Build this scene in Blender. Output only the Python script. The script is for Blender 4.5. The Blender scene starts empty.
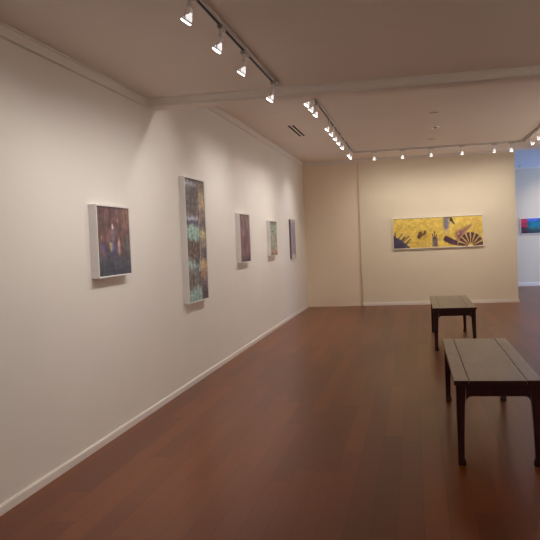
import bpy, bmesh, math
import numpy as np
from mathutils import Vector, Matrix

scene = bpy.context.scene
COL = scene.collection
PI = math.pi

# ------------------------------------------------------------------ dimensions (metres)
XL, XR = -2.388, 3.42          # gallery side walls
YR, YB = -3.0, 16.274          # rear wall, back display wall
HN, HF = 2.871, 3.22           # ceiling heights either side of the bulkhead
YBEAM = 6.58
YF = 20.95                     # far wall of the room beyond the opening
XP, XO = -1.155, 2.13          # back panel left edge, opening left edge
TX1, TX2, TY = -1.125, 2.10, 14.75

# ------------------------------------------------------------------ helpers
def srgb(r, g, b):
    f = lambda c: (c / 12.92 if c <= 0.04045 else ((c + 0.055) / 1.055) ** 2.4)
    return (f(r / 255), f(g / 255), f(b / 255))

def link(o, parent=None):
    COL.objects.link(o)
    if parent is not None:
        o.parent = parent
    return o

def obj(name, bm, mat, parent=None, loc=(0, 0, 0), smooth=None, bevel=0, seg=2):
    me = bpy.data.meshes.new(name)
    bmesh.ops.recalc_face_normals(bm, faces=bm.faces[:])
    bm.to_mesh(me); bm.free()
    if mat is not None:
        me.materials.append(mat)
    o = bpy.data.objects.new(name, me)
    o.location = loc
    link(o, parent)
    if smooth is not None:
        for p in me.polygons:
            p.use_smooth = True
        me.set_sharp_from_angle(angle=math.radians(smooth))
    if bevel:
        m = o.modifiers.new('bevel', 'BEVEL'); m.width = bevel; m.segments = seg
        m.limit_method = 'ANGLE'; m.angle_limit = math.radians(40)
    return o

def tag(o, label=None, cat=None, group=None, kind=None):
    if label: o['label'] = label
    if cat: o['category'] = cat
    if group: o['group'] = group
    if kind: o['kind'] = kind
    return o

def thing(name, label, cat, loc=(0, 0, 0), rotz=0, group=None):
    o = bpy.data.objects.new(name, None)
    o.empty_display_size = 0.05
    o.location = loc; o.rotation_euler = (0, 0, rotz)
    link(o)
    return tag(o, label, cat, group)

def dup(root, label=None):
    """copy of a thing with copies of its parts and sub-parts"""
    r = root.copy(); COL.objects.link(r)
    if label: r['label'] = label
    for ch in list(root.children):
        c = ch.copy(); COL.objects.link(c); c.parent = r
        for g in list(ch.children):
            d = g.copy(); COL.objects.link(d); d.parent = c
    return r

def add_box(bm, x0, x1, y0, y1, z0, z1):
    r = bmesh.ops.create_cube(bm, size=1.0)
    for v in r['verts']:
        v.co = Vector(((x0 + x1) / 2 + v.co.x * (x1 - x0), (y0 + y1) / 2 + v.co.y * (y1 - y0),
                       (z0 + z1) / 2 + v.co.z * (z1 - z0)))
    return r['verts']

def box(*a):
    bm = bmesh.new(); add_box(bm, *a); return bm

def add_cone(bm, r1, r2, d, mat, seg=20, caps=True):
    bmesh.ops.create_cone(bm, cap_ends=caps, segments=seg, radius1=r1, radius2=r2, depth=d, matrix=mat)

def add_tube(bm, pts, r, seg=8):
    """round tube along a polyline"""
    pts = [Vector(p) for p in pts]
    rings = []
    for i, p in enumerate(pts):
        t = (pts[min(i + 1, len(pts) - 1)] - pts[max(i - 1, 0)]).normalized()
        a = t.orthogonal().normalized() if i == 0 else (rings[-1][1] - t * rings[-1][1].dot(t)).normalized()
        b = t.cross(a)
        rings.append(([bm.verts.new(p + (a * math.cos(k * 2 * PI / seg) + b * math.sin(k * 2 * PI / seg)) * r)
                       for k in range(seg)], a))
    for (A, _), (B, _) in zip(rings, rings[1:]):
        for k in range(seg):
            bm.faces.new((A[k], A[(k + 1) % seg], B[(k + 1) % seg], B[k]))
    bm.faces.new(rings[0][0]); bm.faces.new(rings[-1][0][::-1])

def add_lathe(bm, prof, mat, seg=24):
    """revolve (radius, height) profile about local Z, then transform"""
    rings = []
    for r, z in prof:
        rings.append([bm.verts.new(mat @ Vector((r * math.cos(k * 2 * PI / seg), r * math.sin(k * 2 * PI / seg), z)))
                      for k in range(seg)])
    for A, B in zip(rings, rings[1:]):
        for k in range(seg):
            bm.faces.new((A[k], A[(k + 1) % seg], B[(k + 1) % seg], B[k]))
    return rings

def add_prism(bm, prof, fa, fb):
    """sweep a closed 2-D profile between two placement functions"""
    A = [bm.verts.new(fa(p)) for p in prof]; B = [bm.verts.new(fb(p)) for p in prof]
    n = len(prof)
    for k in range(n):
        bm.faces.new((A[k], A[(k + 1) % n], B[(k + 1) % n], B[k]))
    bm.faces.new(A); bm.faces.new(B[::-1])

# ------------------------------------------------------------------ materials
def base_mat(name, color, rough=0.6, spec=0.5, metal=0.0):
    m = bpy.data.materials.new(name); m.use_nodes = True
    b = m.node_tree.nodes['Principled BSDF']
    b.inputs['Base Color'].default_value = (*color, 1)
    b.inputs['Roughness'].default_value = rough
    b.inputs['Specular IOR Level'].default_value = spec
    b.inputs['Metallic'].default_value = metal
    return m, m.node_tree.nodes, m.node_tree.links, b

def plaster(name, color, rough=0.75, var=0.04, bump=0.08):
    m, N, L, b = base_mat(name, color, rough, 0.25)
    tc = N.new('ShaderNodeTexCoord')
    n1 = N.new('ShaderNodeTexNoise'); n1.inputs['Scale'].default_value = 1.3; n1.inputs['Detail'].default_value = 4
    mix = N.new('ShaderNodeMix'); mix.data_type = 'RGBA'
    mix.inputs[6].default_value = (*[c * (1 - var) for c in color], 1)
    mix.inputs[7].default_value = (*[min(1, c * (1 + var)) for c in color], 1)
    L.new(tc.outputs['Object'], n1.inputs['Vector']); L.new(n1.outputs['Fac'], mix.inputs[0])
    L.new(mix.outputs[2], b.inputs['Base Color'])
    n2 = N.new('ShaderNodeTexNoise'); n2.inputs['Scale'].default_value = 60; n2.inputs['Detail'].default_value = 3
    bp = N.new('ShaderNodeBump'); bp.inputs['Strength'].default_value = bump; bp.inputs['Distance'].default_value = 0.004
    L.new(tc.outputs['Object'], n2.inputs['Vector']); L.new(n2.outputs['Fac'], bp.inputs['Height'])
    L.new(bp.outputs['Normal'], b.inputs['Normal'])
    return m

def wood(name, dark, light, rough, scale=1.0, spec=0.5, axis='Y', bump=0.12, cross=22):
    m, N, L, b = base_mat(name, dark, rough, spec)
    tc = N.new('ShaderNodeTexCoord'); mp = N.new('ShaderNodeMapping')
    s = [cross] * 3; s['XYZ'.index(axis)] = 1.4
    mp.inputs['Scale'].default_value = [k * scale for k in s]
    n = N.new('ShaderNodeTexNoise'); n.inputs['Scale'].default_value = 1.5; n.inputs['Detail'].default_value = 6
    n.inputs['Roughness'].default_value = 0.6
    cr = N.new('ShaderNodeValToRGB')
    cr.color_ramp.elements[0].position = 0.3; cr.color_ramp.elements[0].color = (*dark, 1)
    cr.color_ramp.elements[1].position = 0.75; cr.color_ramp.elements[1].color = (*light, 1)
    L.new(tc.outputs['Object'], mp.inputs['Vector']); L.new(mp.outputs['Vector'], n.inputs['Vector'])
    L.new(n.outputs['Fac'], cr.inputs['Fac']); L.new(cr.outputs['Color'], b.inputs['Base Color'])
    mr = N.new('ShaderNodeMapRange'); mr.inputs['To Min'].default_value = rough - 0.03; mr.inputs['To Max'].default_value = rough + 0.04
    L.new(n.outputs['Fac'], mr.inputs['Value']); L.new(mr.outputs['Result'], b.inputs['Roughness'])
    bp = N.new('ShaderNodeBump'); bp.inputs['Strength'].default_value = bump; bp.inputs['Distance'].default_value = 0.002
    L.new(n.outputs['Fac'], bp.inputs['Height']); L.new(bp.outputs['Normal'], b.inputs['Normal'])
    return m

def floor_material():
    m, N, L, b = base_mat('floor_boards', (0.2, 0.08, 0.04), 0.3, 0.34)
    geo = N.new('ShaderNodeNewGeometry')
    sep = N.new('ShaderNodeSeparateXYZ'); L.new(geo.outputs['Position'], sep.inputs[0])
    dv = N.new('ShaderNodeMath'); dv.operation = 'DIVIDE'; dv.inputs[1].default_value = 0.135; L.new(sep.outputs['X'], dv.inputs[0])
    fl = N.new('ShaderNodeMath'); fl.operation = 'FLOOR'; L.new(dv.outputs[0], fl.inputs[0])
    wn = N.new('ShaderNodeTexWhiteNoise'); wn.noise_dimensions = '1D'; L.new(fl.outputs[0], wn.inputs['W'])
    sh = N.new('ShaderNodeMath'); sh.operation = 'MULTIPLY_ADD'; sh.inputs[1].default_value = 1.9
    L.new(wn.outputs['Value'], sh.inputs[0]); L.new(sep.outputs['Y'], sh.inputs[2])
    com = N.new('ShaderNodeCombineXYZ'); L.new(sh.outputs[0], com.inputs['X']); L.new(sep.outputs['X'], com.inputs['Y'])
    def bricks(w, h, c1, c2, mortar, ms):
        br = N.new('ShaderNodeTexBrick')
        br.offset = 0.0; br.offset_frequency = 1
        br.inputs['Scale'].default_value = 1.0
        br.inputs['Brick Width'].default_value = w; br.inputs['Row Height'].default_value = h
        br.inputs['Mortar Size'].default_value = ms; br.inputs['Mortar Smooth'].default_value = 0.3
        br.inputs['Bias'].default_value = 0.0
        br.inputs['Color1'].default_value = (*c1, 1); br.inputs['Color2'].default_value = (*c2, 1)
        br.inputs['Mortar'].default_value = (*mortar, 1)
        L.new(com.outputs[0], br.inputs['Vector'])
        return br
    br = bricks(1.9, 0.135, FLOOR_A, FLOOR_B, FLOOR_M, 0.0017)
    mp = N.new('ShaderNodeMapping'); mp.inputs['Scale'].default_value = (0.7, 13, 1)
    L.new(com.outputs[0], mp.inputs['Vector'])
    gr = N.new('ShaderNodeTexNoise'); gr.inputs['Scale'].default_value = 1.6; gr.inputs['Detail'].default_value = 6
    L.new(mp.outputs[0], gr.inputs['Vector'])
    big = N.new('ShaderNodeTexNoise'); big.inputs['Scale'].default_value = 0.8; big.inputs['Detail'].default_value = 2
    mp2 = N.new('ShaderNodeMapping'); mp2.inputs['Scale'].default_value = (0.6, 2.0, 1)
    L.new(com.outputs[0], mp2.inputs['Vector']); L.new(mp2.outputs[0], big.inputs['Vector'])
    mr = N.new('ShaderNodeMapRange'); mr.inputs['To Min'].default_value = 0.86; mr.inputs['To Max'].default_value = 1.14
    L.new(gr.outputs['Fac'], mr.inputs['Value'])
    mr2 = N.new('ShaderNodeMapRange'); mr2.inputs['To Min'].default_value = 0.75; mr2.inputs['To Max'].default_value = 1.25
    L.new(big.outputs['Fac'], mr2.inputs['Value'])
    mul = N.new('ShaderNodeMath'); mul.operation = 'MULTIPLY'
    L.new(mr.outputs[0], mul.inputs[0]); L.new(mr2.outputs[0], mul.inputs[1])
    vm = N.new('ShaderNodeVectorMath'); vm.operation = 'SCALE'
    L.new(br.outputs['Color'], vm.inputs[0]); L.new(mul.outputs[0], vm.inputs['Scale'])
    L.new(vm.outputs[0], b.inputs['Base Color'])
    rr = N.new('ShaderNodeMapRange'); rr.inputs['To Min'].default_value = FLOOR_R - 0.02; rr.inputs['To Max'].default_value = FLOOR_R + 0.03
    L.new(gr.outputs['Fac'], rr.inputs['Value']); L.new(rr.outputs[0], b.inputs['Roughness'])
    bp = N.new('ShaderNodeBump'); bp.inputs['Strength'].default_value = 0.08; bp.inputs['Distance'].default_value = 0.0015
    bp.invert = True
    L.new(br.outputs['Fac'], bp.inputs['Height'])
    bp2 = N.new('ShaderNodeBump'); bp2.inputs['Strength'].default_value = 0.03; bp2.inputs['Distance'].default_value = 0.003
    L.new(big.outputs['Fac'], bp2.inputs['Height']); L.new(bp.outputs['Normal'], bp2.inputs['Normal'])
    L.new(bp2.outputs['Normal'], b.inputs['Normal'])
    return m

def emit_mat(name, color, emit, strength, rough=0.3, transmission=0.0):
    m, N, L, b = base_mat(name, color, rough)
    b.inputs['Emission Color'].default_value = (*emit, 1)
    b.inputs['Emission Strength'].default_value = strength
    b.inputs['Transmission Weight'].default_value = transmission
    return m

def paint_mat(name):
    m, N, L, b = base_mat(name, (0.5, 0.5, 0.5), 0.55, 0.3)
    at = N.new('ShaderNodeAttribute'); at.attribute_name = 'paint'
    tc = N.new('ShaderNodeTexCoord')
    n = N.new('ShaderNodeTexNoise'); n.inputs['Scale'].default_value = 45; n.inputs['Detail'].default_value = 4
    L.new(tc.outputs['Object'], n.inputs['Vector'])
    mr = N.new('ShaderNodeMapRange'); mr.inputs['To Min'].default_value = 0.8; mr.inputs['To Max'].default_value = 1.2
    L.new(n.outputs['Fac'], mr.inputs['Value'])
    vm = N.new('ShaderNodeVectorMath'); vm.operation = 'SCALE'
    L.new(at.outputs['Color'], vm.inputs[0]); L.new(mr.outputs[0], vm.inputs['Scale'])
    L.new(vm.outputs[0], b.inputs['Base Color'])
    bp = N.new('ShaderNodeBump'); bp.inputs['Strength'].default_value = 0.25; bp.inputs['Distance'].default_value = 0.002
    L.new(n.outputs['Fac'], bp.inputs['Height']); L.new(bp.outputs['Normal'], b.inputs['Normal'])
    return m

FLOOR_A, FLOOR_B, FLOOR_M, FLOOR_R = (0.215, 0.055, 0.0125), (0.138, 0.034, 0.0080), (0.085, 0.022, 0.006), 0.315
M_WALL = plaster('wall_paint', (0.84, 0.80, 0.75))
M_BACK = plaster('back_wall_paint', (0.80, 0.72, 0.58))
M_ALC = plaster('sliding_panel_paint', (0.88, 0.76, 0.61))
M_FAR = plaster('far_wall_paint', (0.78, 0.69, 0.56))
M_CEIL = plaster('ceiling_paint', (0.87, 0.79, 0.71), bump=0.03)
M_CEIL_DAYLIT = plaster('far_ceiling_daylight_tint', (0.66, 0.78, 1.0), bump=0.03)  # blue cast of the window daylight put into the ceiling colour
M_TRIM = plaster('trim_paint', (0.84, 0.79, 0.74), rough=0.45, var=0.02, bump=0.0)
M_FLOOR = floor_material()
M_JOINT = plaster('joint_strip_paint', (0.64, 0.54, 0.43), rough=0.6, bump=0.0)
M_WFRAME = plaster('white_frame_lacquer', (0.86, 0.84, 0.83), rough=0.4, var=0.02, bump=0.0)
M_GFRAME = plaster('shaded_canvas_edge', (0.20, 0.17, 0.155), rough=0.7, var=0.08)  # dark tone carries the shade on the unlit canvas side
M_TRACK = base_mat('track_metal', (0.58, 0.54, 0.51), 0.45)[0]
M_SLOT = base_mat('track_slot', (0.02, 0.016, 0.014), 0.7)[0]
M_ADAPT = base_mat('adapter_plastic', (0.50, 0.46, 0.43), 0.45)[0]
M_STEM = base_mat('stem_plastic', (0.78, 0.74, 0.71), 0.35)[0]
M_REFL = emit_mat('glowing_reflector', (0.85, 0.85, 0.88), (1.0, 0.95, 0.93), 0.75, 0.15)
M_RIM = emit_mat('lamp_rim', (0.30, 0.28, 0.28), (1.0, 0.95, 0.93), 0.03, 0.35)
M_BULB = emit_mat('bulb_glass', (0.95, 0.95, 0.95), (1.0, 0.93, 0.88), 9.0, 0.2)
M_BENCH_SHEEN = wood('bench_top_sheen_wood', srgb(120, 110, 106), srgb(152, 142, 137), 0.315, spec=1.0, bump=0.0, cross=9)  # dark wood lightened, reflected wall sheen put into the top colour
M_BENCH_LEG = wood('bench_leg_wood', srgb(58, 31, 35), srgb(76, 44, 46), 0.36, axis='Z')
M_BENCH_GAP = base_mat('bench_joint_shadow', (0.006, 0.004, 0.004), 0.8)[0]
M_BLACK = base_mat('vent_black', (0.008, 0.007, 0.007), 0.8)[0]
M_PAINT = paint_mat('painted_canvas')

# ------------------------------------------------------------------ the setting
def struct(name, bm, mat, **k):
    o = obj(name, bm, mat, **k); o['kind'] = 'structure'; return o

T = 0.15
struct('floor', box(XL - T, 9.2, YR - T, YF + T, -0.1, 0.0), M_FLOOR)
struct('wall_left', box(XL - T, XL, YR - T, YB + 0.2, 0, 3.4), M_WALL)
struct('wall_rear', box(XL, XR, YR - T, YR, 0, 3.4), M_WALL)
struct('wall_right', box(XR, XR + T, YR - T, YB + 0.2, 0, 3.4), M_WALL)
struct('wall_back', box(XP, XO, YB, YB + 0.2, 0, HF), M_BACK, bevel=0.004)
struct('wall_back_recess', box(XL, XP, YB + 0.035, YB + 0.2, 0, HF), M_ALC)
struct('wall_far', box(-0.5, 9.2, YF, YF + T, 0, 3.4), M_FAR)
struct('wall_far_left', box(-0.65, -0.5, YB + 0.2, YF + T, 0, 3.4), M_FAR)
# right-hand end of the far room, with a tall window opening
wx = 8.0
bm = bmesh.new()
add_box(bm, wx, wx + T, YB + 0.2, 17.2, 0, 3.4); add_box(bm, wx, wx + T, 20.2, YF + T, 0, 3.4)
add_box(bm, wx, wx + T, 17.2, 20.2, 0, 0.3); add_box(bm, wx, wx + T, 17.2, 20.2, 2.7, 3.4)
struct('wall_far_right', bm, M_FAR)
struct('wall_far_front', box(XR + T, 9.2, YB + 0.05, YB + 0.2, 0, 3.4), M_FAR)
bm = bmesh.new()
for y0, y1, z0, z1 in ((17.2, 17.26, 0.3, 2.7), (20.14, 20.2, 0.3, 2.7), (17.26, 20.14, 0.3, 0.34), (17.26, 20.14, 2.64, 2.7), (18.67, 18.73, 0.36, 2.64)):
    add_box(bm, wx + 0.03, wx + 0.10, y0, y1, z0, z1)
struct('window_1', bm, M_TRIM)
# ceilings and bulkhead
struct('ceiling', box(XL - T, XR + T, YR - T, YBEAM, HN, HN + 0.1), M_CEIL)
struct('ceiling_back', box(XL - T, 9.2, YBEAM, YB + 0.1, HF, HF + 0.12), M_CEIL)
struct('ceiling_far', box(-0.65, 9.2, YB + 0.1, YF + T, HF, HF + 0.12), M_CEIL_DAYLIT)
struct('beam', box(XL, XR, YBEAM, 6.76, 2.795, HF), M_CEIL, bevel=0.004)

# cove cornices: closed profile (out from wall, down from ceiling)
COVE = [(0, 0), (0.034, 0), (0.034, -0.014), (0.027, -0.016), (0.024, -0.030), (0.019, -0.046), (0.016, -0.058), (0.020, -0.062), (0.020, -0.074), (0.012, -0.080), (0, -0.080)]
def cornice(name, wall_axis, wpos, sign, a0, a1, zc, s=1.0, out=1.0):
    bm = bmesh.new(); P = [(p[0] * out, p[1]) for p in COVE]
    if wall_axis == 'x':
        add_prism(bm, P, lambda p: Vector((wpos + sign * p[0] * s, a0, zc + p[1] * s)), lambda p: Vector((wpos + sign * p[0] * s, a1, zc + p[1] * s)))
    else:
        add_prism(bm, P, lambda p: Vector((a0, wpos + sign * p[0] * s, zc + p[1] * s)), lambda p: Vector((a1, wpos + sign * p[0] * s, zc + p[1] * s)))
    struct(name, bm, M_TRIM, smooth=35)
cornice('trim_1', 'x', XL, 1, YR, YBEAM - 0.01, HN)
cornice('trim_2', 'y', YBEAM, -1, XL, XR, HN, 1.0, 1.9)
cornice('trim_3', 'x', XL, 1, 6.76, YB, HF)
cornice('trim_4', 'y', YB + 0.035, -1, XL, XP, HF)
cornice('trim_5', 'y', YB, -1, XP, XO, HF, 0.55)
cornice('trim_6', 'y', YF, -1, -0.5, 9.2, HF, 0.6)
# cover strip on the joint between recess and display panel
struct('trim_7', box(XP - 0.022, XP, YB + 0.008, YB + 0.036, 0, HF - 0.08), M_JOINT)

# skirtings
SK = [(0, 0), (0.016, 0), (0.016, 0.045), (0.010, 0.055), (0, 0.055)]
def skirting(name, wall_axis, wpos, sign, a0, a1, s=1.0):
    bm = bmesh.new()
    if wall_axis == 'x':
        add_prism(bm, SK, lambda p: Vector((wpos + sign * p[0], a0, p[1] * s)), lambda p: Vector((wpos + sign * p[0], a1, p[1] * s)))
    else:
        add_prism(bm, SK, lambda p: Vector((a0, wpos + sign * p[0], p[1] * s)), lambda p: Vector((a1, wpos + sign * p[0], p[1] * s)))
    struct(name, bm, M_TRIM)
skirting('baseboard_left', 'x', XL, 1, YR, YB + 0.03)
skirting('baseboard_back', 'y', YB, -1, XP, XO + 0.012, 1.25)
skirting('baseboard_far', 'y', YF, -1, -0.5, 9.2, 1.7)
skirting('baseboard_right', 'x', XR, -1, YR, YB)

# ------------------------------------------------------------------ paintings (colour laid down per vertex)
rng = np.random.default_rng(7)
class Picture:
    def __init__(s, w, h, base):
        s.w, s.h = w, h
        s.V, s.U = np.meshgrid(np.linspace(0, 1, h), np.linspace(0, 1, w), indexing='ij')   # V runs downwards
        s.c = np.ones((h, w, 3)) * np.array(base, float)
    def noise(s, su, sv, seed):
        r = np.random.default_rng(seed); g = r.random((sv + 2, su + 2))
        x = s.U * su; y = s.V * sv; i = x.astype(int); j = y.astype(int); fx = x - i; fy = y - j
        fx = fx * fx * (3 - 2 * fx); fy = fy * fy * (3 - 2 * fy)
        return (g[j, i] * (1 - fx) + g[j, i + 1] * fx) * (1 - fy) + (g[j + 1, i] * (1 - fx) + g[j + 1, i + 1] * fx) * fy
    def blend(s, mask, col):
        s.c = s.c * (1 - mask[..., None]) + np.array(col, float) * mask[..., None]
    def rect(s, u0, v0, u1, v1, col, a=1.0, soft=0.01, rag=0.0, seed=1):
        n = (s.noise(14, 14, seed) - 0.5) * rag
        U = s.U + n; V = s.V + np.roll(n, 5, 0)
        k = lambda t: np.clip(t / soft * 0.5 + 0.5, 0, 1)
        s.blend(k(U - u0) * k(u1 - U) * k(V - v0) * k(v1 - V) * a, col)
    def ell(s, u, v, ru, rv, col, a=1.0, soft=0.15):
        d = np.sqrt(((s.U - u) / ru) ** 2 + ((s.V - v) / rv) ** 2)
        s.blend(np.clip((1 - d) / soft, 0, 1) * a, col)
    def poly(s, pts, col, a=1.0, soft=0.004, asp=1.0):
        P = np.array(pts, float); ins = np.zeros(s.U.shape, bool); n = len(P)
        for k in range(n):
            x0, y0 = P[k]; x1, y1 = P[(k + 1) % n]
            c = ((y0 > s.V) != (y1 > s.V))
            with np.errstate(divide='ignore', invalid='ignore'):
                c &= s.U < (x1 - x0) * (s.V - y0) / (y1 - y0 + 1e-12) + x0
            ins ^= c
        s.blend(ins * a, col)
    def line(s, u0, v0, u1, v1, t, col, a=1.0, asp=1.0):
        X, Y = s.U * asp, s.V; ax, bx = u0 * asp, u1 * asp
        dx, dy = bx - ax, v1 - v0; L = dx * dx + dy * dy
        q = np.clip(((X - ax) * dx + (Y - v0) * dy) / L, 0, 1)
        d = np.hypot(X - ax - q * dx, Y - v0 - q * dy)
        s.blend(np.clip((t - d) / (t * 0.5), 0, 1) * a, col)
    def streak(s, su, sv, amp, seed):
        s.c = s.c * (1 + (s.noise(su, sv, seed)[..., None] - 0.5) * amp)
    def colors(s, gain, grey=0.0):
        c = np.clip(s.c, 0, 255) / 255
        c = c * (1 - grey) + c.mean(-1, keepdims=True) * grey
        lin = np.where(c <= 0.04045, c / 12.92, ((c + 0.055) / 1.055) ** 2.4)
        return np.clip(lin * gain, 0, 0.9)

def night_figures():
    p = Picture(72, 64, (78, 58, 58))
    p.blend(p.noise(6, 5, 3) * 0.8, (98, 64, 62)); p.blend(np.clip(p.noise(9, 9, 4) - .45, 0, 1) * 1.2, (98, 64, 68))
    p.rect(-1, .68, 2, 2, (56, 60, 72), .9, .1, .06, 5); p.rect(-1, .86, 2, 2, (50, 54, 68), .8, .1, .05, 6)
    p.rect(.0, -.1, 1, .02, (58, 44, 46), 1, .01)
    p.rect(.80, .02, .98, .26, (126, 92, 70), .75, .05, .05, 8); p.rect(.86, .02, .9, .30, (84, 60, 54), .7, .02)
    p.ell(.42, .60, .17, .16, (42, 44, 96), .9, .5); p.ell(.17, .58, .08, .1, (56, 58, 112), .8, .6); p.ell(.56, .6, .07, .1, (50, 52, 104), .8, .6)
    p.rect(.42, .3, .50, .62, (108, 96, 112), .8, .04, .02); p.ell(.46, .29, .035, .045, (168, 140, 140), .9)
    p.rect(.36, .52, .42, .66, (196, 176, 60), .9, .03, .03, 9); p.rect(.60, .46, .66, .70, (182, 122, 100), .8, .03, .03, 11)
    p.ell(.62, .2, .05, .05, (150, 88, 80), .6, .7); p.ell(.12, .44, .03, .05, (170, 130, 90), .6, .7); p.rect(.24, .44, .29, .58, (150, 70, 66), .6, .03)
    p.rect(.74, .46, .98, .66, (70, 78, 78), .6, .06, .05, 12)
    p.streak(30, 8, .35, 13); p.streak(10, 30, .25, 14)
    return p
def harbour_strips():
    p = Picture(64, 150, (98, 84, 80))
    p.rect(-1, -1, 2, .30, (92, 82, 84), 1, .02); p.rect(0, .02, .62, .065, (126, 138, 156), .9, .02, .03, 2); p.rect(0, .065, .7, .09, (72, 74, 90), .8, .02, .02, 3)
    p.rect(.0, .10, .66, .31, (86, 76, 80), .9, .02, .04, 4); p.blend(np.clip(p.noise(8, 30, 5) - .5, 0, 1) * (p.V < .3) * 1.2, (128, 112, 108))
    p.rect(0, .31, .6, .345, (140, 150, 176), .9, .015, .02, 6); p.rect(0, .345, .6, .375, (62, 62, 104), .95, .012, .02, 7)
    p.rect(0, .38, .66, .53, (112, 154, 146), 1, .02, .05, 8)
    p.rect(0, .51, .66, .67, (84, 66, 62), 1, .025, .06, 9); p.blend(np.clip(p.noise(16, 60, 10) - .55, 0, 1) * (p.V > .5) * (p.V < .68) * 1.6, (140, 112, 92))
    p.rect(0, .67, .66, .76, (116, 150, 148), 1, .03, .08, 11); p.rect(.4, .66, .58, .7, (66, 60, 92), .8, .02)
    p.rect(0, .75, .66, .90, (94, 80, 72), 1, .03, .08, 12); p.rect(.36, .72, .5, .9, (80, 88, 98), .8, .05, .05, 13)
    p.rect(0, .89, .66, 2, (108, 142, 140), 1, .02, .06, 14)
    cols = [(110, 88, 80), (150, 122, 96), (176, 140, 102), (120, 96, 92), (96, 76, 88), (168, 150, 96), (128, 108, 96), (82, 72, 92), (184, 140, 86), (150, 108, 78), (92, 76, 92), (60, 50, 60)]
    e = np.linspace(0, 1, len(cols) + 1)
    for k, c in enumerate(cols):
        p.rect(.68, e[k], 2, e[k + 1], c, 1, .03, .04, 20 + k)
    p.rect(.655, .3, .69, 1, (164, 148, 112), .7, .02); p.rect(-1, -1, 2, .012, (60, 52, 54), 1, .006)
    p.streak(24, 6, .3, 40); p.streak(12, 70, .3, 41)
    return p
def plum_forest():
    p = Picture(40, 70, (96, 68, 76))
    p.rect(-1, -1, 2, .25, (104, 86, 84), 1, .12, .1, 2); p.blend(np.clip(p.noise(10, 4, 3) - .45, 0, 1) * 1.3, (124, 88, 96)); p.blend(np.clip(p.noise(12, 6, 4) - .5, 0, 1) * 1.5, (66, 42, 52))
    p.ell(.35, .38, .15, .12, (140, 112, 108), .6, .8); p.rect(-1, .9, 2, 2, (64, 46, 58), .8, .06); p.rect(-1, -1, 2, .015, (60, 44, 46))
    p.streak(20, 4, .35, 6); return p
def green_meadow():
    p = Picture(40, 70, (118, 128, 108))
    p.rect(-1, -1, 2, .10, (92, 88, 80), 1, .05); p.rect(-1, .10, 2, .3, (112, 134, 112), 1, .06, .1, 3); p.ell(.4, .3, .3, .04, (72, 118, 100), .9, .6)
    p.ell(.5, .45, .3, .12, (150, 118, 108), .8, .7); p.rect(-1, .82, 2, 2, (166, 122, 84), .9, .08, .1, 4); p.rect(-1, .93, 2, 2, (126, 84, 64), .8, .05); p.rect(-1, -1, 2, .015, (70, 62, 56))
    p.streak(10, 20, .35, 6); return p
def mauve_column():
    p = Picture(40, 70, (124, 110, 122))
    p.rect(-1, -1, 2, .06, (150, 134, 118), 1, .02); p.rect(-1, .90, 2, 2, (152, 138, 122), 1, .03)
    p.rect(.45, .06, .75, .82, (98, 84, 108), .8, .15, .04, 3); p.rect(.0, .06, .2, .9, (112, 98, 104), .8, .1); p.rect(.55, .75, .8, .88, (84, 72, 92), .8, .05)
    p.streak(16, 4, .25, 6); return p
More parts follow.
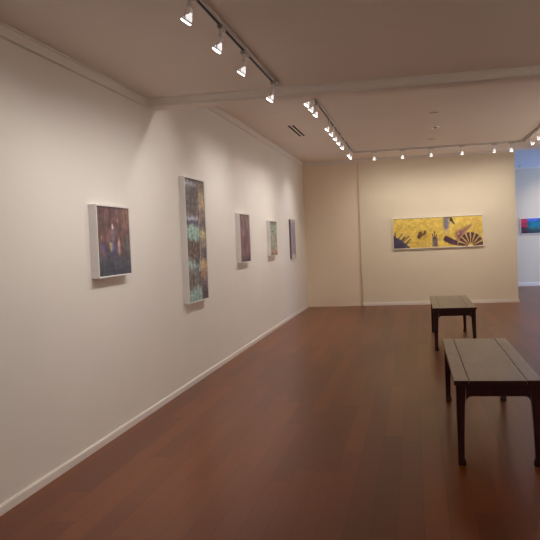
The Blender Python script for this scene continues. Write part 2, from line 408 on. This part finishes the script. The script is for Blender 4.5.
def yellow_panorama():
    A = 2.82
    p = Picture(270, 98, (184, 160, 78))
    p.blend(np.clip(p.noise(18, 8, 2) - .45, 0, 1) * 1.2, (198, 178, 100)); p.blend(np.clip(p.noise(14, 6, 3) - .55, 0, 1) * 1.4, (168, 140, 66)); p.blend(np.clip(p.noise(50, 18, 4) - .66, 0, 1) * 1.2, (150, 122, 76))
    dk = (60, 50, 62)
    # dark mound with bare branches, lower left
    p.poly([(0, .54), (.03, .62), (.07, .68), (.11, .78), (.15, .88), (.185, .96), (.185, 1), (0, 1)], (80, 72, 88)); p.poly([(0, .58), (.04, .68), (.09, .82), (.13, .94), (.13, 1), (0, 1)], (62, 56, 76))
    for a in ((.08, .80, .14, .62), (.10, .80, .175, .60), (.12, .88, .19, .70), (.02, .64, .02, .48), (.05, .68, .10, .52), (.12, .9, .175, .80), (.09, .74, .12, .62)):
        p.line(*a, .020, dk, 1, A)
    # small dark animal shape on an ochre patch
    p.ell(.34, .58, .085, .22, (160, 130, 58), .8, .6); p.poly([(.275, .62), (.29, .48), (.315, .44), (.335, .54), (.355, .42), (.375, .44), (.365, .56), (.33, .60), (.30, .70), (.28, .70)], (88, 66, 46)); p.ell(.285, .62, .016, .07, (74, 54, 44))
    for u, v in ((.13, .30), (.18, .24), (.10, .42), (.24, .30), (.28, .86), (.38, .28)): p.ell(u, v, .012, .03, (140, 116, 74), .6, .8)
    # hand-like vase
    p.rect(.44, .70, .495, .97, (104, 90, 92), 1, .006); p.rect(.47, .72, .495, .97, (82, 72, 82), .8, .01); p.ell(.467, .72, .03, .08, (96, 82, 86), 1, .3)
    for a in ((.452, .72, .444, .56), (.466, .72, .466, .48), (.48, .72, .489, .58)):
        p.line(*a, .020, dk, 1, A)
    # hanging blue-grey drape and small bird
    p.rect(.575, .0, .632, .40, (112, 108, 122), .95, .015, .02, 6); p.rect(.58, .08, .605, .46, (92, 90, 114), .7, .02); p.ell(.60, .50, .04, .12, (168, 152, 118), .8, .8); p.rect(.575, .0, .64, .05, (92, 74, 60), .8, .01)
    p.poly([(.635, .02), (.665, .03), (.68, .14), (.70, .28), (.675, .24), (.645, .14)], (86, 68, 56)); p.ell(.652, .11, .016, .06, (60, 48, 50))
    # tan cloth, plum figure and scroll
    p.poly([(.685, .66), (.70, .48), (.78, .38), (.87, .26), (.885, .32), (.86, .42), (.82, .50), (.80, .62), (.75, .86), (.72, .84)], (150, 120, 84)); p.poly([(.70, .54), (.80, .42), (.87, .31), (.83, .46), (.76, .60), (.72, .70)], (122, 94, 74), .8)
    p.ell(.765, .60, .055, .15, (116, 80, 90), .95, .5); p.ell(.80, .52, .03, .09, (142, 102, 108), .9, .6); p.ell(.755, .72, .04, .12, (94, 62, 78), .9, .6); p.ell(.735, .58, .02, .05, (170, 140, 96), .8, .6)
    p.poly([(.56, .76), (.585, .62), (.62, .66), (.68, .76), (.725, .82), (.72, .97), (.65, .92), (.58, .82)], (80, 56, 66)); p.poly([(.59, .65), (.66, .76), (.655, .88), (.575, .77)], (64, 46, 60), .8)
    # open slatted half-round shape at lower right
    cx, cy, r0, r1u, r1v = .865, 1.0, .22, .142, .46
    p.poly([(cx + math.cos(q) * r1u * 1.05, cy - math.sin(q) * r1v * 1.05) for q in np.linspace(0, PI, 24)], (168, 142, 96), .8)
    for k in range(8):
        a0 = PI - k * PI / 8 - .06; a1 = a0 - PI / 8 + .13
        p.poly([(cx + math.cos(a0) * r1u * r0, cy - math.sin(a0) * r1v * r0), (cx + math.cos(a0) * r1u, cy - math.sin(a0) * r1v), (cx + math.cos(a1) * r1u, cy - math.sin(a1) * r1v), (cx + math.cos(a1) * r1u * r0, cy - math.sin(a1) * r1v * r0)], (74, 50, 54))
    p.ell(cx, 1.02, .03, .1, (196, 176, 126), .9, .4)
    # ochre blossom cluster upper right
    for u, v, q in ((.90, .17, .03), (.94, .12, .025), (.96, .24, .03), (.90, .28, .02), (.82, .1, .015)):
        p.ell(u, v, q, q * A * .9, (166, 134, 76), .7, .6); p.ell(u, v, q * .4, q, (196, 170, 116), .7, .6)
    p.rect(-1, -1, 2, .02, (140, 120, 82), .9, .01)
    p.streak(40, 16, .14, 9)
    return p
def blue_landscape():
    p = Picture(110, 50, (30, 92, 120))
    p.rect(-1, -1, 2, .22, (66, 92, 176), 1, .06, .06, 2); p.rect(-1, .22, 2, .6, (24, 104, 132), 1, .1, .1, 3); p.rect(-1, .6, 2, .82, (44, 92, 92), 1, .12, .1, 4); p.rect(-1, .8, 2, 2, (52, 56, 66), 1, .1, .1, 5)
    p.rect(-1, -1, .13, .6, (160, 48, 70), 1, .02, .04, 6); p.rect(-1, .55, .13, 2, (66, 36, 46), 1, .06, .06, 7)
    p.rect(.5, .3, .75, .7, (40, 120, 90), .7, .1, .1, 8); p.streak(20, 8, .3, 9)
    return p

def painting(label, pic, centre, normal, w, h, depth, frame_mat, gain, group, border=0.012, grey=0.0, name='painting'):
    """framed canvas hung flat on a wall; local X = viewer's right, local Y = into the wall, Z up; base at bottom centre"""
    rz = {'+x': PI / 2, '-y': 0}[normal]
    t = thing(name, label, 'painting', (centre[0], centre[1], centre[2] - h / 2), rz, group)
    bm = bmesh.new(); hw = w / 2; b = border
    add_box(bm, -hw, -hw + b, -depth, 0, 0, h); add_box(bm, hw - b, hw, -depth, 0, 0, h)
    add_box(bm, -hw + b, hw - b, -depth, 0, 0, b); add_box(bm, -hw + b, hw - b, -depth, 0, h - b, h)
    obj('frame', bm, frame_mat, t, bevel=0.002)
    bm = bmesh.new(); g = pic
    yq = -depth + 0.006
    vs = [[bm.verts.new((-hw + b + (w - 2 * b) * i / (g.w - 1), yq, h - b - (h - 2 * b) * j / (g.h - 1))) for i in range(g.w)] for j in range(g.h)]
    for j in range(g.h - 1):
        for i in range(g.w - 1):
            bm.faces.new((vs[j][i], vs[j + 1][i], vs[j + 1][i + 1], vs[j][i + 1]))
    me = bpy.data.meshes.new('canvas'); bm.to_mesh(me); bm.free()
    at = me.color_attributes.new('paint', 'FLOAT_COLOR', 'POINT')
    c = g.colors(gain, grey).reshape(-1, 3)
    at.data.foreach_set('color', np.concatenate([c, np.ones((len(c), 1))], 1).astype(np.float32).ravel())
    me.materials.append(M_PAINT)
    link(bpy.data.objects.new('canvas', me), t)
    return t

GAIN = 2.15
GL = 'paintings along the left wall'
painting('nearly square dark painting of small figures in deep white box frame, nearest on left wall', night_figures(), (XL, 5.485, 1.558), '+x', 0.655, 0.56, 0.066, M_WFRAME, GAIN, GL, grey=0.28)
painting('tall narrow painting of teal and brown patches in white box frame on left wall', harbour_strips(), (XL, 7.755, 1.553), '+x', 0.735, 1.345, 0.06, M_WFRAME, 2.0, GL, grey=0.4)
painting('dark plum coloured painting in white box frame, next beyond the tall teal one', plum_forest(), (XL, 10.11, 1.567), '+x', 0.63, 0.685, 0.06, M_WFRAME, GAIN, GL, grey=0.28)
painting('small greenish painting with orange lower edge in white box frame on left wall', green_meadow(), (XL, 12.255, 1.557), '+x', 0.61, 0.595, 0.06, M_WFRAME, 1.75, GL, grey=0.42)
painting('mauve grey unframed canvas with raw edges, last on left wall before the corner', mauve_column(), (XL, 14.44, 1.535), '+x', 0.53, 0.77, 0.034, M_GFRAME, GAIN, GL, border=0.004, grey=0.2)
painting('long yellow panoramic painting with dark fan shape, on the back wall', yellow_panorama(), (0.497, YB, 1.553), '-y', 1.90, 0.675, 0.045, M_WFRAME, 1.7, None, border=0.014)
painting('blue and red landscape painting seen through the opening, on the far room wall', blue_landscape(), (3.49, YF, 1.63), '-y', 1.30, 0.43, 0.04, M_WFRAME, 1.5, None, border=0.014)

# ------------------------------------------------------------------ benches
BW, BL, BH = 0.545, 1.96, 0.556
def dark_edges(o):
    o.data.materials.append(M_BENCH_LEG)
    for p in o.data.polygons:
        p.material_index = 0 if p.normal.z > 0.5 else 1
def make_bench(label):
    t = thing('bench', label, 'bench', (0, 0, 0), 0, 'dark wooden benches in the middle of the floor')
    hw, hl = BW / 2, BL / 2; zt = BH; th = 0.030
    # top of three long boards separated by fine joints, dark edges
    bm = bmesh.new(); st = 0.093; g = 0.0032
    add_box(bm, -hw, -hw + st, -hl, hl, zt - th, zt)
    dark_edges(obj('side_board', bm, M_BENCH_SHEEN, t, bevel=0.003))
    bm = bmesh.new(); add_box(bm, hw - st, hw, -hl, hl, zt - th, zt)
    dark_edges(obj('side_board', bm, M_BENCH_SHEEN, t, bevel=0.003))
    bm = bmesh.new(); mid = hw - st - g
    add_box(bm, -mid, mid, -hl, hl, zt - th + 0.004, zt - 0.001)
    dark_edges(obj('middle_board', bm, M_BENCH_SHEEN, t, bevel=0.002))
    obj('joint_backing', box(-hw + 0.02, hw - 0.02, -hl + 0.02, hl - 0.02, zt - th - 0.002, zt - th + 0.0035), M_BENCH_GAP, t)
    # legs: square, tapering downwards, ending in a small hoof that turns inwards
    lw = 0.062
    for sx in (-1, 1):
        for sy in (-1, 1):
            bm = bmesh.new()
            prof = [(0.0, 0.047, 0.0), (0.012, 0.051, 0.0), (0.030, 0.049, 0.0), (0.050, 0.041, 0.0), (0.20, 0.045, 0.0), (0.36, 0.052, 0.0), (zt - th - 0.002, lw, 0.0)]
            rings = []
            for z, w, _ in prof:
                xo, yo = sx * (hw - 0.012), sy * (hl - 0.012)
                xi, yi = xo - sx * w, yo - sy * w
                rings.append([bm.verts.new((xo, yo, z)), bm.verts.new((xi, yo, z)), bm.verts.new((xi, yi, z)), bm.verts.new((xo, yi, z))])
            for A, B in zip(rings, rings[1:]):
                for k in range(4):
                    bm.faces.new((A[k], A[(k + 1) % 4], B[(k + 1) % 4], B[k]))
            bm.faces.new(rings[0]); bm.faces.new(rings[-1][::-1])
            obj('leg', bm, M_BENCH_LEG, t, bevel=0.004)
    # aprons with rounded spandrels running into the legs
    def apron(L, place):
        bm = bmesh.new(); z1 = zt - th - 0.001; z0 = z1 - 0.074; r = 0.036
        a = L / 2 - lw - 0.006
        pts = [(-a, z1), (a, z1), (a, z0 - r)]
        pts += [(a - r + r * math.cos(q), z0 - r + r * math.sin(q)) for q in np.linspace(0.15, PI / 2, 7)]
        pts += [(-a + r - r * math.cos(q), z0 - r + r * math.sin(q)) for q in np.linspace(PI / 2, 0.15, 7)]
        pts += [(-a, z0 - r)]
        add_prism(bm, pts, lambda p: place(p[0], 0.0, p[1]), lambda p: place(p[0], 0.024, p[1]))
        return bm
    for s in (-1, 1):
        obj('apron', apron(BW - 0.012, lambda u, d, z: Vector((u, s * (hl - 0.018 - d), z))), M_BENCH_LEG, t)
        obj('apron', apron(BL - 0.012, lambda u, d, z: Vector((s * (hw - 0.018 - d), u, z))), M_BENCH_LEG, t)
    return t
b1 = make_bench('dark wooden bench with boarded top, the large near one at right')
b1.location = (0.492, 4.835 + BL / 2, 0)
b2 = dup(b1, 'dark wooden bench standing behind the near bench, closer to the back wall')
b2.location = (0.478, 9.66 + BL / 2, 0)

# ------------------------------------------------------------------ lighting tracks
def track(label, p0, p1, zc, feed=None):
    p0, p1 = Vector((*p0, zc)), Vector((*p1, zc)); d = p1 - p0; L = d.length
    rz = math.atan2(d.y, d.x)
    t = thing('lighting_track', label, 'lighting track', p0, rz, 'ceiling lighting tracks')
    obj('rail', box(0, L, -0.018, 0.018, -0.026, 0), M_TRACK, t, bevel=0.002)
    obj('slot', box(0.03, L - 0.03, -0.008, 0.008, -0.0275, -0.012), M_SLOT, t)
    if feed is not None:
        obj('feed_box', box(min(feed), max(feed), -0.026, 0.026, -0.036, 0), M_TRACK, t, bevel=0.004)
    return t
tr1 = track('grey lighting track on the low front ceiling, ending before the bulkhead', (TX1, 1.2), (TX1, 6.28), HN, feed=(4.97, 5.12))
tr2 = track('grey lighting track beyond the bulkhead, running beside the slot vent to the back', (TX1, 6.95), (TX1, TY + 0.018), HF)
tr3 = track('grey lighting track running across the ceiling in front of the back wall', (TX1 + 0.018, TY), (TX2 - 0.018, TY), HF)
tr4 = track('short visible grey lighting track at the right edge, turning off the back run', (TX2, 9.5), (TX2, TY + 0.018), HF)

# one fitting: adapter on the track, stem, hooped yoke, glass reflector lamp aimed along local -X and down
TILT = math.radians(53)
def make_spot(label):
    t = thing('track_spotlight', label, 'track light', (0, 0, 0), 0, 'spotlights on the ceiling tracks')
    bm = bmesh.new(); add_box(bm, -0.017, 0.017, -0.055, 0.055, -0.022, 0.0)
    ad = obj('adapter', bm, M_ADAPT, t, bevel=0.003)
    bm = bmesh.new()
    add_cone(bm, 0.009, 0.011, 0.05, Matrix.Translation((-0.004, -0.03, -0.046)), 14)
    add_cone(bm, 0.014, 0.014, 0.012, Matrix.Translation((-0.004, -0.03, -0.070)), 14)
    obj('stem', bm, M_STEM, t, smooth=40)
    c = Vector((-0.03, 0.0, -0.135))
    d = Vector((-math.cos(TILT), 0, -math.sin(TILT)))
    # yoke: open hoop from the stem round to both sides of the lamp
    bm = bmesh.new()
    pts = [(-0.03, 0.036, -0.135), (-0.024, 0.040, -0.115), (-0.012, 0.034, -0.092), (-0.004, 0.012, -0.078), (-0.002, -0.012, -0.075), (-0.006, -0.034, -0.085), (-0.020, -0.042, -0.108), (-0.028, -0.040, -0.122), (-0.03, -0.036, -0.135)]
    add_tube(bm, pts, 0.0042, 8)
    obj('yoke', bm, M_STEM, t, smooth=60)
    rot = d.to_track_quat('Z', 'Y').to_matrix().to_4x4(); M = Matrix.Translation(c) @ rot
    bm = bmesh.new()
    add_lathe(bm, [(0.0001, -0.040), (0.008, -0.040), (0.010, -0.030), (0.018, -0.022), (0.025, -0.010), (0.0275, 0.002), (0.0262, 0.002), (0.022, -0.010)], M)
    obj('reflector', bm, M_REFL, t, smooth=50)
    bm = bmesh.new()
    add_lathe(bm, [(0.0265, 0.001), (0.0335, 0.001), (0.0345, 0.010), (0.0310, 0.011), (0.0265, 0.010), (0.0265, 0.001)], M)
    obj('rim', bm, M_RIM, t, smooth=40)
    bm = bmesh.new()
    add_lathe(bm, [(0.0001, 0.019), (0.020, 0.0185), (0.0300, 0.0165), (0.0310, 0.0115), (0.0001, 0.0112)], M)
    obj('bulb', bm, M_BULB, t, smooth=40)
    return t, c + d * 0.05, d

proto, LPOS, LDIR = make_spot('placeholder')
def lamp_data(name, power, size, blend, color):
    l = bpy.data.lights.new(name, 'SPOT'); l.energy = power; l.spot_size = math.radians(size); l.spot_blend = blend
    l.shadow_soft_size = 0.022; l.color = color
    return l
WARM = (1.0, 0.945, 0.885)
L_NEAR = lamp_data('near_lamp', 31, 128, 1.0, WARM)
L_FIRST = lamp_data('first_lamp', 20, 114, 1.0, WARM)
L_REAR = lamp_data('rear_lamp', 21, 118, 1.0, WARM)
L_FAR = lamp_data('left_wall_lamp', 25.5, 104, 1.0, WARM)
L_BACK = lamp_data('back_wall_lamp', 22.5, 110, 1.0, (1.0, 0.91, 0.78))
L_FAR_FILL = lamp_data('far_room_fill', 62, 110, 1.0, (1.0, 0.86, 0.74))  # fill for the far wall, used by the added spots only
L_SIDE_FAR = lamp_data('right_wall_lamp', 112, 110, 1.0, WARM)
L_SIDE_FILL = lamp_data('right_wall_lamp', 135, 95, 1.0, WARM)  # fill light, used by the added front right spots only
first = [True]
RD = math.radians
def spot(label, x, y, zc, rz, light, tilt=None):
    if first[0]:
        r = proto; r['label'] = label; first[0] = False
    else:
        r = dup(proto, label)
        for ch in [c for c in r.children if c.type == 'LIGHT']:
            bpy.data.objects.remove(ch)
    r.location = (x, y, zc - 0.026); r.rotation_euler = (0, 0, rz)
    lo = bpy.data.objects.new('lamp_light', light)
    COL.objects.link(lo); lo.parent = r
    lo.location = LPOS
    ld = LDIR if tilt is None else Vector((-math.cos(RD(tilt)), 0, -math.sin(RD(tilt))))
    lo.rotation_euler = Vector(ld).to_track_quat('-Z', 'Y').to_euler()
    return r

ORD = ['nearest', 'second', 'third', 'fourth']
n1 = [(3.85, 'lit track spotlight on the front ceiling track, nearest and topmost in view', -3), (4.48, 'lit track spotlight on the front ceiling track, second from the top', 4),
      (5.13, 'lit track spotlight on the front ceiling track, third from the top', -6), (6.19, 'lit track spotlight at the end of the front track, hanging before the bulkhead', 6)]
for y, lab, a in n1:
    spot(lab, TX1, y, HN, RD(a), L_FIRST if y < 5 else L_NEAR, 55 if y < 5 else 59)
spot('lit track spotlight on the front ceiling track, near the camera end', TX1, 2.5, HN, RD(4), L_REAR, 54)
n2 = [8.47, 8.82, 9.20, 10.48, 11.01, 11.55, 12.11, 12.73, 13.96, 14.38]
names2 = ['first', 'second', 'third', 'fourth', 'fifth', 'sixth', 'seventh', 'eighth', 'ninth', 'tenth']
aim2 = [14, -4, -12, 6, 0, -8, 4, 0, -4, -6]
spot('lit track spotlight hidden just behind the bulkhead at the start of the long track', TX1, 7.02, HF, RD(10), L_FAR)
for y, nm, a in zip(n2, names2, aim2):
    spot('lit track spotlight on the long track beyond the bulkhead, %s visible from the bulkhead' % nm, TX1, y, HF, RD(a), L_FAR, 57)
n3 = [(-0.72, 'leftmost'), (-0.17, 'second from left'), (0.38, 'third from left'), (0.97, 'fourth from left'), (1.57, 'fifth from left'), (1.88, 'rightmost')]
for (x, nm) in n3:
    spot('lit track spotlight on the track facing the back wall, %s of that row' % nm, x, TY, HF, RD(-90), L_BACK, 48)
n4 = [(13.9, 'nearest the back wall'), (13.2, 'middle of the three'), (12.6, 'closest to the frame edge')]
for (y, nm) in n4:
    spot('lit track spotlight on the right edge track, %s' % nm, TX2, y, HF, RD(180), L_SIDE_FAR, 34)

for y in (2.2, 4.0, 5.8):
    spot('added unseen fill spotlight on the front track along the right wall, %s' % {2.2: 'nearest the rear', 4.0: 'middle', 5.8: 'by the bulkhead'}[y], TX2, y, HN, RD(180), L_SIDE_FILL, 14)  # spots added out of view to lift the ceiling bounce
for y in (10.0, 11.4):
    spot('added unseen fill spotlight on the long track along the right wall, %s' % {10.0: 'nearer the bulkhead', 11.4: 'nearer the back wall'}[y], TX2, y, HF, RD(180), L_SIDE_FAR, 34)  # two more added out of view for ambient light
tr5 = track('added unseen grey track for the fill spotlights along the right wall', (TX2, 1.2), (TX2, 6.28), HN)  # unseen track added to carry the front fill spots
for x in (3.7, 5.2):
    spot('added unseen fill spotlight on the far room ceiling, %s' % {3.7: 'nearer the opening', 5.2: 'nearer the window'}[x], x, 19.4, HF, RD(-90), L_FAR_FILL)  # unseen spots added to warm the far wall

# ------------------------------------------------------------------ small ceiling fittings
v = thing('ceiling_vent', 'slot air vent with two black slots in the ceiling near the left wall', 'air vent', (-1.75, 11.5, HF))
bm = bmesh.new()
for x0, x1 in ((-0.062, -0.050), (-0.014, 0.014), (0.050, 0.062)):
    add_box(bm, x0, x1, -0.61, 0.61, -0.004, 0.0)
add_box(bm, -0.050, 0.050, -0.61, -0.60, -0.004, 0); add_box(bm, -0.050, 0.050, 0.60, 0.61, -0.004, 0)
obj('frame', bm, M_CEIL, v)
for x in (-0.032, 0.032):
    obj('slot', box(x - 0.018, x + 0.018, -0.60, 0.60, -0.002, 0.0), M_BLACK, v)

M_DISC = base_mat('grille_grey', (0.52, 0.45, 0.40), 0.6)[0]
M_CHROME = base_mat('fitting_chrome', (0.8, 0.78, 0.76), 0.25, metal=1.0)[0]
def ceiling_disc(label, x, y, r):
    t = thing('ceiling_speaker', label, 'ceiling speaker', (x, y, HF), 0, 'small round fittings in the back ceiling')
    bm = bmesh.new(); add_lathe(bm, [(r, 0), (r, -0.006), (r * .86, -0.012), (r * .80, -0.008)], Matrix.Identity(4))
    obj('rim', bm, M_CEIL, t, smooth=40)
    bm = bmesh.new(); add_lathe(bm, [(r * .80, -0.008), (r * .4, -0.010), (0.0001, -0.011)], Matrix.Identity(4))
    obj('grille', bm, M_DISC, t, smooth=40)
ceiling_disc('faint round flush fitting in the ceiling, the one nearer the bulkhead', 0.33, 10.66, 0.085)
ceiling_disc('faint round flush fitting in the ceiling, close to the cross track', 0.36, 13.61, 0.085)
t = thing('ceiling_downlight', 'small unlit round downlight between two faint round ceiling fittings', 'downlight', (0.39, 12.14, HF))
bm = bmesh.new(); add_lathe(bm, [(0.07, 0), (0.068, -0.012), (0.052, -0.018), (0.046, -0.006)], Matrix.Identity(4)); obj('rim', bm, M_CHROME, t, smooth=30)
bm = bmesh.new(); add_lathe(bm, [(0.046, -0.006), (0.03, -0.002), (0.0001, -0.002)], Matrix.Identity(4)); obj('recess', bm, M_BLACK, t, smooth=40)
t = thing('smoke_detector', 'tiny dark round detector on the blue lit ceiling of the far room', 'smoke detector', (2.80, 20.45, HF))
bm = bmesh.new(); add_lathe(bm, [(0.035, 0), (0.035, -0.012), (0.025, -0.022), (0.0001, -0.024)], Matrix.Identity(4)); obj('housing', bm, M_DISC, t, smooth=40)

# ------------------------------------------------------------------ daylight in the far room, and the world
al = bpy.data.lights.new('window_daylight', 'AREA'); al.shape = 'RECTANGLE'; al.size = 2.8; al.size_y = 2.3
al.energy = 290; al.color = (0.40, 0.60, 1.0)
ao = bpy.data.objects.new('window_daylight', al); COL.objects.link(ao)
ao.location = (wx + 0.3, 18.7, 1.5); ao.rotation_euler = (0, PI / 2, 0)
w = bpy.data.worlds.new('world'); scene.world = w; w.use_nodes = True
bg = w.node_tree.nodes['Background']; bg.inputs['Color'].default_value = (0.55, 0.65, 1.0, 1); bg.inputs['Strength'].default_value = 0.4

# ------------------------------------------------------------------ camera (solved from the photograph's vanishing lines)
F, YAW, PIT, ROL, EYE = 735.5, -0.195, -0.0383, -0.0426, 1.5
cy, sy = math.cos(YAW), math.sin(YAW)
fw = Vector((sy * math.cos(PIT), cy * math.cos(PIT), math.sin(PIT))); rt = Vector((cy, -sy, 0)); up = rt.cross(fw)
r2 = rt * math.cos(ROL) + up * math.sin(ROL); u2 = -rt * math.sin(ROL) + up * math.cos(ROL)
cam = bpy.data.cameras.new('camera'); cam.sensor_width = 36; cam.lens = F / 540 * 36; cam.clip_start = 0.05
co = bpy.data.objects.new('camera', cam); COL.objects.link(co)
M = Matrix((r2, u2, -fw)).transposed().to_4x4(); M.translation = (0, 0, EYE)
co.matrix_world = M
scene.camera = co

scene.view_settings.view_transform = 'Standard'
scene.view_settings.look = 'None'
scene.view_settings.exposure = 0.1
scene.cycles.use_denoising = True
scene.cycles.max_bounces = 10
scene.cycles.diffuse_bounces = 6
scene.cycles.sample_clamp_indirect = 4.0
